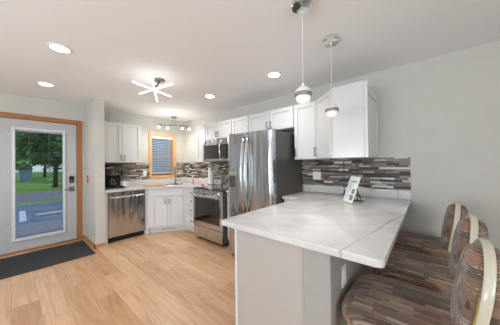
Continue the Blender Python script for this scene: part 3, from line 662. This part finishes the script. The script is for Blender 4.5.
# ------------------------------------------------------------------ peninsula
pf,pl,prr = 1.035,-1.195,-.148
t = thing('peninsula_cabinet','cream painted peninsula base with flat end panel under the long counter','cabinet',(-.83,1.9,0))
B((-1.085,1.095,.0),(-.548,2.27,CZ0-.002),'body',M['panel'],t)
B((-1.092,1.083,.0),(-1.074,1.095,CZ0-.002),'corner_strip',M['cab'],t)
B((-1.43+.012,YBF,.10),(-.548,A-.01,CZ0-.002),'corner_body',M['cab'],t)
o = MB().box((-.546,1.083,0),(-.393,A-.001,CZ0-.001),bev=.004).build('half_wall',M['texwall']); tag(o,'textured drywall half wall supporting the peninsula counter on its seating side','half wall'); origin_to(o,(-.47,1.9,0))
outlet('white outlet plate on the seating side of the peninsula half wall',frm((-.3928,1.30,.66),(0,1)),.075,.125)
poly = [(-1.43,A-.002),(-1.43,2.285),(pl,2.285),(pl,pf)]
R_ = .035
for k in range(7):
    a = -PI/2+ (PI/2)*k/6; poly.append((prr-R_+R_*math.cos(a), pf+R_+R_*math.sin(a)))
poly += [(prr,A-.002)]
w = MB(); w.prism(poly,CZ0,CZ1,bev=.005); o = w.build('peninsula_countertop',M['quartz'],smooth=30); tag(o,'long white veined quartz peninsula countertop running from the wall toward the viewer','countertop'); origin_to(o,(-.7,2,CZ0))
w = MB(); w.box((-1.43,A-.02,CZ1+.0005),(prr-.002,A,1.012),bev=.002); o = w.build('backsplash_upstand',M['quartz']); tag(o,'low quartz upstand behind the peninsula countertop','backsplash'); origin_to(o,(-.8,A,CZ1))
m = MB(); m.tube([(-1.05,1.07,.835),(-1.05,1.095,.835)],.01); 

# brochure and wire easel
b0 = Vector((-.715,2.385)); b1 = Vector((-.600,2.265)); ed = (b1-b0).normalized(); nn = Vector((ed.y,-ed.x))*1.0
if nn.y > 0: nn = -nn
Lb = .185
lean = math.radians(20); upv = Vector((-nn.x*math.sin(lean),-nn.y*math.sin(lean),math.cos(lean)))
nv = Vector((nn.x*math.cos(lean),nn.y*math.cos(lean),math.sin(lean)))
base = Vector((b0.x,b0.y,CZ1+.006))
Tbr = Matrix(((ed.x,upv.x,nv.x,base.x),(ed.y,upv.y,nv.y,base.y),(0,upv.z,nv.z,base.z),(0,0,0,1)))
t = thing('brochure','white printed information sheet leaning on the black wire stand on the peninsula','brochure',base)
MB().box((0,0,0),(Lb,.285,.003),Tbr).build('sheet',M['paper'],t)
m = MB(); random.seed(3)
m.box((.03,.222,.003),(.155,.236,.0035),Tbr)
for i in range(9): m.box((.02,.20-i*.018,.003),(.02+.05+random.random()*.04,.204-i*.018,.0035),Tbr)
m.build('printed_lines',M['print_dark'],t)
MB().box((.105,.03,.003),(.165,.085,.0035),Tbr).build('printed_photo',M['print_blue'],t); MB().box((.11,.10,.003),(.165,.15,.0035),Tbr).build('printed_photo',M['print_blue'],t)
t = thing('wire_stand','black wrought iron wire display stand behind the brochure','stand',(-.66,2.42,CZ1))
m = MB(); SX=.035
s0 = Vector((-.775,2.49)); s1 = Vector((-.655,2.51))
zt = CZ1+.44
r_ = .0048
m.tube([(-.775,2.50,CZ1+.004),(-.775,2.50,zt)],r_,6); m.tube([(-.640,2.52,CZ1+.004),(-.640,2.52,zt)],r_,6)
for z in (CZ1+.06,CZ1+.30): m.tube([(-.80,2.495,z),(-.61,2.525,z)],r_,6)
for x_,y_ in ((-.775,2.50),(-.640,2.52)):
    m.tube([(x_-.02,y_-.02,CZ1+.405),(x_+.02,y_+.02,CZ1+.405)],r_,6); m.tube([(x_-.025,y_,CZ1+.405),(x_+.025,y_,CZ1+.405)],r_,6)
    m.tube([(x_,y_,CZ1+.06),(x_+.01,y_-.035,CZ1+.008),(x_+.015,y_-.05,CZ1+.005),(x_+.017,y_-.055,CZ1+.02)],r_,6)
    m.tube([(x_,y_,CZ1+.10),(x_+.01,y_+.10,CZ1+.005)],r_,6)
m.tube([(-.68,2.475,CZ1+.0055),(-.56,2.47,CZ1+.0055)],r_,6)
m.bm.transform(Matrix.Translation((SX,.02,0))); m.build('frame',M['iron'],t)

# ------------------------------------------------------------------ bar chairs
def arch(hw, z0, z1, n=20, p=2.1):
    """outline in (y,z): straight sides, rounded top"""
    pts = []; zc = z1-hw*1.05
    pts.append((-hw*.90, z0))
    for k in range(n+1):
        a = PI - PI*k/n; c_,s_ = math.cos(a),math.sin(a)
        pts.append((hw*math.copysign(abs(c_)**(2/p),c_), zc+hw*1.05*abs(s_)**(2/p)))
    pts.append((hw*.90, z0)); return pts
def lean_x(z): return .130+.15*(z-.55)
def make_chair():
    t = thing('bar_chair','', 'chair', (0,0,0), 'upholstered bar chairs at the peninsula')
    # seat cushion: superellipse, domed
    bm_ = bmesh.new(); n=40; rings=[]
    prof = [(.0,.610,0),(.5,.609,0),(.78,.604,0),(.93,.592,0),(1.0,.565,0),(1.0,.535,0),(.97,.520,0),(.6,.518,0)]
    cxs = -.075; hx,hy = .285,.272
    for f_,z,_ in prof[1:]:
        ring=[]
        for k in range(n):
            a = 2*PI*k/n; c_,s_ = math.cos(a),math.sin(a); q=2/4.0
            x = cxs+hx*f_*math.copysign(abs(c_)**q,c_); y = hy*f_*math.copysign(abs(s_)**q,s_)
            ring.append(bm_.verts.new((x,y,z)))
        rings.append(ring)
    bm_.faces.new(rings[0]); bm_.faces.new(rings[-1][::-1])
    for a_,b_ in zip(rings,rings[1:]):
        for k in range(n): bm_.faces.new((a_[k],b_[k],b_[(k+1)%n],a_[(k+1)%n]))
    bmesh.ops.recalc_face_normals(bm_, faces=bm_.faces[:])
    MB().add(bm_).build('seat',M['fabric'],t,smooth=True)
    m = MB(); m.box((cxs-.235,-.225,.455),(cxs+.235,-.195,.517),bev=.004); m.box((cxs-.235,.195,.455),(cxs+.235,.225,.517),bev=.004); m.box((cxs-.235,-.195,.455),(cxs-.205,.195,.517),bev=.004); m.box((cxs+.205,-.195,.455),(cxs+.235,.195,.517),bev=.004); m.build('seat_frame',M['legwood'],t)
    for sx_ in (-1,1):
        for sy_ in (-1,1):
            m = MB(); x,y = cxs+sx_*.225, sy_*.212
            m.tube([(x+sx_*.03,y+sy_*.015,0),(x,y,.50)],[.017,.021],4); m.build('leg',M['legwood'],t)
    m = MB(); m.tube([(cxs-.245,-.218,.20),(cxs-.245,.218,.20)],.013,8); m.tube([(cxs+.245,-.218,.24),(cxs+.245,.218,.24)],.012,8)
    for s_ in (-1,1): m.tube([(cxs-.245,s_*.22,.22),(cxs+.245,s_*.22,.22)],.012,8)
    m.build('stretcher',M['legwood'],t)
    # back: cream arched shell with a pad on each face
    z0,z1,hw = .50,.985,.195
    out = arch(hw,z0,z1); inn = arch(hw-.024,z0,z1-.024)
    bm_ = bmesh.new(); R4=[]
    for (yo,zo),(yi,zi) in zip(out,inn):
        x = lean_x(zo); d=.016
        R4.append([bm_.verts.new((x-d,yo,zo)),bm_.verts.new((x-d*.5,yo*1.02,zo+(.004 if zo>.8 else 0))),bm_.verts.new((x+d*.5,yo*1.02,zo+(.004 if zo>.8 else 0))),bm_.verts.new((x+d,yo,zo)),bm_.verts.new((x+d,yi,zi)),bm_.verts.new((x-d,yi,zi))])
    for a_,b_ in zip(R4,R4[1:]):
        for k in range(6): bm_.faces.new((a_[k],b_[k],b_[(k+1)%6],a_[(k+1)%6]))
    bm_.faces.new(R4[0]); bm_.faces.new(R4[-1][::-1]); bmesh.ops.recalc_face_normals(bm_, faces=bm_.faces[:])
    MB().add(bm_).build('back_frame',M['cream'],t,smooth=50)
    def pad(sign,bulge,name,inset):
        bm_ = bmesh.new(); o_ = arch(hw-inset,z0+.03,z1-inset,n=24); cy,cz=0,(z0+z1)/2+.01; lv=[(1,0),(.985,.45),(.93,.75),(.82,.92),(.6,1.0),(.3,1.0)]
        rings=[]
        for f_,b_ in lv:
            ring=[]
            for (y,z) in o_:
                yy=cy+(y-cy)*f_; zz=cz+(z-cz)*f_; ring.append(bm_.verts.new((lean_x(zz)+sign*(.010+bulge*b_),yy,zz)))
            rings.append(ring)
        k_=len(o_)
        for a_,b_ in zip(rings,rings[1:]):
            for k in range(k_): bm_.faces.new((a_[k],b_[k],b_[(k+1)%k_],a_[(k+1)%k_]))
        bm_.faces.new(rings[-1]); bm_.faces.new(rings[0][::-1]); bmesh.ops.recalc_face_normals(bm_, faces=bm_.faces[:])
        return MB().add(bm_).build(name,M['fabric_back'],t,smooth=True)
    pad(-1,.045,'front_pad',.020); pad(1,.062,'rear_pad',.022)
    for s_ in (-1,1):
     m = MB(); m.tube([(lean_x(z)-.018,s_*(hw*(.9+.1*min(1,(z-z0)/.25))-.006),z) for z in (.55,.62,.69,.76,.82)],.0045,6)
     m.build('piping',M['gold'],t,label='mustard yellow edge piping')
    return t
ch0 = make_chair()
spots = [(-0.012,1.335,0,'patterned brown bar chair nearest the viewer, its seat tucked under the counter corner'),
         (.015,1.925,0,'patterned brown bar chair in the middle of the row of three'),
         (-.01,2.50,0,'patterned brown bar chair farthest away, against the grey wall')]
for i,(x,y,a,lab) in enumerate(spots):
    o = ch0 if i==0 else copy_tree(ch0)
    o.location = (x,y,0); o.rotation_euler.z = math.radians(a); o['label'] = lab

# ------------------------------------------------------------------ ceiling lamps
def spot_l(name, loc, e, parent=None, size=.13, col=CAN_COL):
    d = bpy.data.lights.new(name,'AREA'); d.shape='DISK'; d.size=size; d.energy=e; d.color=col; d.spread=math.radians(130)
    o = bpy.data.objects.new(name,d); C.objects.link(o); o.location = loc; 
    if parent is not None: o.parent = parent
    return o
cans = [(-2.586,.302,'recessed ceiling light nearest the upper left, over the open floor'),(-3.859,.31,'recessed ceiling light just in front of the entry door'),(-2.646,2.10,'recessed ceiling light in front of the microwave cabinets'),(-1.428,2.13,'recessed ceiling light in front of the refrigerator cabinets'),(-3.895,2.104,'recessed ceiling light beside the track fixture over the sink')]
c0_ = None
for i,(x,y,lab) in enumerate(cans):
    if i==0:
        c0_ = thing('recessed_light',lab,'ceiling light',(0,0,0),'recessed ceiling lights')
        m = MB(); m.lathe([(.070,-.001),(.090,-.001),(.088,-.007),(.070,-.009),(.070,-.001)],seg=32); m.build('trim_ring',M['white'],c0_,smooth=40)
        m = MB(); m.lathe([(0,-.002),(.070,-.002),(.070,-.006),(0,-.006)],seg=32); m.build('lens',M['glow'],c0_)
        o = c0_
    else: o = copy_tree(c0_)
    o.location = (x,y,H); o['label'] = lab
    spot_l('recessed_lamp_light',(x,y,H-.012),CAN_W)
# pendants
def make_pendant():
    t = thing('pendant_light','', 'pendant light', (0,0,0), 'pendant lights over the peninsula')
    m = MB(); m.lathe([(0,-.001),(.068,-.001),(.073,-.006),(.073,-.032),(.067,-.040),(.012,-.042),(.008,-.055),(0,-.055)],seg=32); m.build('canopy',M['chrome'],t,smooth=35)
    MB().tube([(0,0,-.05),(0,0,-.565)],.0016,6).build('cord',M['white'],t)
    m = MB(); m.lathe([(0,-.600),(.050,-.618),(.056,-.626),(.059,-.634),(.059,-.645),(.056,-.648),(.0,-.648)],seg=28); cap = m.build('cap_band',M['band'],t,smooth=40)
    m = MB(); m.lathe([(0,-.558),(.010,-.562),(.012,-.582),(.030,-.588),(.046,-.602),(.055,-.620),(.0565,-.6255),(0,-.6255)],seg=28); m.build('cap_top',M['white'],cap,smooth=40)
    zc=-.645; R=.0565
    m = MB(); m.lathe([(R*math.cos(a),zc+R*math.sin(a)) for a in [ -PI/2*k/10 for k in range(0,10)]]+[(0,zc-R)],seg=28); m.build('glass_globe',M['ball'],t,smooth=True)
    m = MB(); m.lathe([(0,-.649),(.038,-.649),(.040,-.662),(.032,-.680),(0,-.690)],seg=20); m.build('lamp',M['softglow'],t,smooth=True)
    return t
p0 = make_pendant()
for i,(x,y,lab) in enumerate(((-.636,1.299,'glass ball pendant light nearer the viewer, hanging over the peninsula'),(-.636,1.853,'glass ball pendant light farther back, in front of the angled wall cabinet'))):
    o = p0 if i==0 else copy_tree(p0); o.location=(x,y,H); o['label']=lab
    spot_l('pendant_lamp_light',(x,y,H-.71),1.2,size=.05)
# sputnik
t = thing('starburst_light','starburst ceiling light of three crossed white LED tubes','ceiling light',(-2.60,1.245,H))
m = MB(); m.lathe([(0,-.001),(.062,-.001),(.064,-.02),(.058,-.028),(0,-.03)],(-2.61,1.26,H)); m.tube([(-2.61,1.26,H-.02),(-2.606,1.215,2.33)],.012,8); m.lathe([(0,.02),(.02,.018),(.026,0),(.02,-.02),(0,-.022)],(-2.606,1.195,2.315)); m.build('canopy',M['nickel'],t,smooth=40)
for a_,b_ in (((-2.574,.925,2.300),(-2.705,1.462,2.285)),((-2.925,1.135,2.295),(-2.30,1.260,2.298)),((-2.34,1.030,2.332),(-2.868,1.345,2.228))):
    m = MB(); m.tube([a_,b_],.0105,8); m.build('led_tube',M['tube'],t)
d = bpy.data.lights.new('starburst_lamp_light','POINT'); d.energy=2.2; d.shadow_soft_size=.15; d.color=(1,.97,.93); o=bpy.data.objects.new('starburst_lamp_light',d); C.objects.link(o); o.location=(-2.61,1.2,2.18)
# track fixture
t = thing('track_light','nickel four-spot track light on the ceiling above the sink','ceiling light',(-4.42,2.46,H))
m = MB(); m.lathe([(0,-.001),(.058,-.001),(.060,-.014),(.05,-.022),(0,-.022)],(-4.42,2.46,H)); 
ea = Vector((-4.565,2.155,2.245)); eb = Vector((-4.315,2.77,2.245)); dv=(eb-ea)
for s_ in (-.035,.035):
    c_ = Vector((-4.42,2.46,H-.02))+dv.normalized()*s_; m.tube([c_,(c_.x,c_.y,2.245)],.004,6)
m.build('canopy',M['nickel'],t,smooth=40)
pts=[]; perp=Vector((-dv.y,dv.x,0)).normalized()
for k in range(17):
    f_=k/16; pts.append(ea+dv*f_+perp*.05*math.sin(2*PI*f_))
MB().tube(pts,.006,6,flat=(1.6,.7)).build('rail',M['nickel'],t)
for f_,tl in ((.06,-.03),(.32,-.02),(.70,.02),(.93,.03)):
    k=ea+dv*f_+perp*.05*math.sin(2*PI*f_)
    m = MB(); m.tube([k,(k.x,k.y,k.z-.045)],.005,6); m.tube([(k.x,k.y,k.z-.04),(k.x+.03,k.y+tl,k.z-.060)],[.018,.026],12); sp_=m.build('spot_head',M['nickel'],t,smooth=40)
    m = MB(); Tq=Matrix.Translation((k.x+.040,k.y+tl*1.4,k.z-.072)); m.lathe([(0,.025),(.019,.018),(.025,0),(.019,-.018),(0,-.025)],seg=16,T=Tq); m.build('bulb',M['glow'],sp_,smooth=True)
for k_ in (-.22,.0,.22):
    spot_l('track_lamp_light',(-4.38+k_*.4,2.40+k_,2.13),1.6,size=.07,col=(1,.95,.89)).data.spread=math.radians(175)
d = bpy.data.lights.new('track_lamp_light','POINT'); d.energy=7.5; d.shadow_soft_size=.15; d.color=(1,.95,.89); o=bpy.data.objects.new('track_lamp_light',d); C.objects.link(o); o.location=(-4.05,2.18,1.98)

# ------------------------------------------------------------------ outdoors
GZ=-.15
struct(B((-90,-70,GZ-.3),(D-.13,60,GZ-.06),'ground_lawn',M['grass']))
struct(B((-7.9,-4,GZ-.06),(D-.13,6,GZ),'floor_deck',M['deck']))
struct(B((-12.1,-30,GZ-.06),(-7.9,40,GZ-.02),'ground_parking',M['lot']))
struct(B((-17.4,-60,GZ-.06),(-13.1,60,GZ-.03),'ground_road',M['asphalt']))
T=Matrix.Translation((-9.43,.235,GZ-.02))@Matrix.Rotation(math.radians(-1),4,'Z')
o=MB().box((-1.0,-.07,0),(1.0,.07,.006),T).build('parking_line',M['paint']); tag(o,'white painted line on the blue-grey parking pavement outside the door','road marking'); origin_to(o,(-9.43,.235,GZ))
o=MB().box((-9.02,.50,GZ-.02),(-8.86,2.2,GZ+.06),bev=.03).build('parking_stop',M['concrete']); tag(o,'pale concrete wheel stop on the parking pavement outside the door','wheel stop'); origin_to(o,(-8.94,1.35,GZ))
def tree(x,y,h,r,zb,lab,mt,seed,tr=.22,nl=2600):
    rnd=random.Random(seed)
    t=thing('leafy_tree',lab,'tree',(x,y,GZ-.06),'trees beyond the road')
    MB().tube([(x,y,GZ-.06),(x+.1,y+.05,zb),(x+.2,y-.1,h*.7)],[tr,tr*.75,tr*.3],8).build('trunk',M['bark'],t,smooth=True)
    bm_=bmesh.new()
    blobs=[(Vector((x+rnd.uniform(-1,1)*r*.7,y+rnd.uniform(-1,1)*r*.8,zb+rnd.random()*(h-zb))),r*rnd.uniform(.3,.5)) for _ in range(16)]
    for _ in range(nl):
        c_,rr=rnd.choice(blobs); v=Vector((rnd.gauss(0,1),rnd.gauss(0,1),rnd.gauss(0,1))).normalized()*rr*rnd.uniform(.6,1.05); p=c_+v
        if p.z<zb*.8: continue
        s_=rnd.uniform(.16,.38); a=Vector((rnd.gauss(0,1),rnd.gauss(0,1),rnd.gauss(0,1))).normalized(); b_=a.orthogonal().normalized(); c2=a.cross(b_)
        vs=[bm_.verts.new(p+b_*s_),bm_.verts.new(p+c2*s_*.5),bm_.verts.new(p-b_*s_),bm_.verts.new(p-c2*s_*.5)]; bm_.faces.new(vs)
    MB().add(bm_).build('crown',mt,t)
tree(-20.5,2.1,5.6,2.7,1.9,'big dark leafy tree with thick trunk beyond the road',M['leaf'],1,.14,8000)
tree(-27,-1.2,7.0,2.5,2.4,'lighter green tree at the left of the door view',M['leaf2'],2,.16,6000)
tree(-42,3.2,8,4.8,1.2,'distant bright green tree behind the lawn in the middle',M['leaf2'],3,.18,6500)
tree(-56,-1.5,9,5,.6,'distant dark green tree at the left behind the far lawn',M['leaf'],4,.3,4500)
tree(-57,9.3,9,5,.6,'distant dark green tree at the right behind the far lawn',M['leaf'],5,.3,4500)
tree(-22,8.9,8,3,2.4,'leafy tree standing to the right beyond the road',M['leaf'],6,.25,3000)
t=thing('house','small blue-grey house far away across the lawn','house',(-34,1.0,GZ-.06))
B((-36,.55,GZ-.06),(-32,1.5,1.05),'wall',M['housepale'],t)
m=MB(); m.prism([(.4,1.05),(1.65,1.05),(1.0,1.45)],-36.2,-31.8,Matrix(((0,0,1,0),(1,0,0,0),(0,1,0,0),(0,0,0,1)))); m.build('roof',M['houseroof'],t)
for z,lab in ((1.66,'lowest overhead wire crossing the door view'),(1.80,'middle overhead wire crossing the door view'),(1.96,'highest overhead wire crossing the door view')):
    m=MB(); m.tube([(-13.6,-25+5*k,z+.0008*(k*5-25)**2) for k in range(11)],.007,5); o=m.build('power_line',M['nickel']); tag(o,lab,'power line','overhead wires'); origin_to(o,(-13.6,0,z))
t=thing('house','dark blue-grey building seen through the kitchen window blind','house',(-11,6.5,GZ-.06))
B((-13,4.15,GZ-.06),(-9,9.5,3.4),'wall',M['houseblue'],t)
m=MB(); m.prism([(3.9,3.4),(9.8,3.4),(6.9,4.8)],-13.2,-8.8,Matrix(((0,0,1,0),(1,0,0,0),(0,1,0,0),(0,0,0,1)))); m.build('roof',M['houseroof'],t)
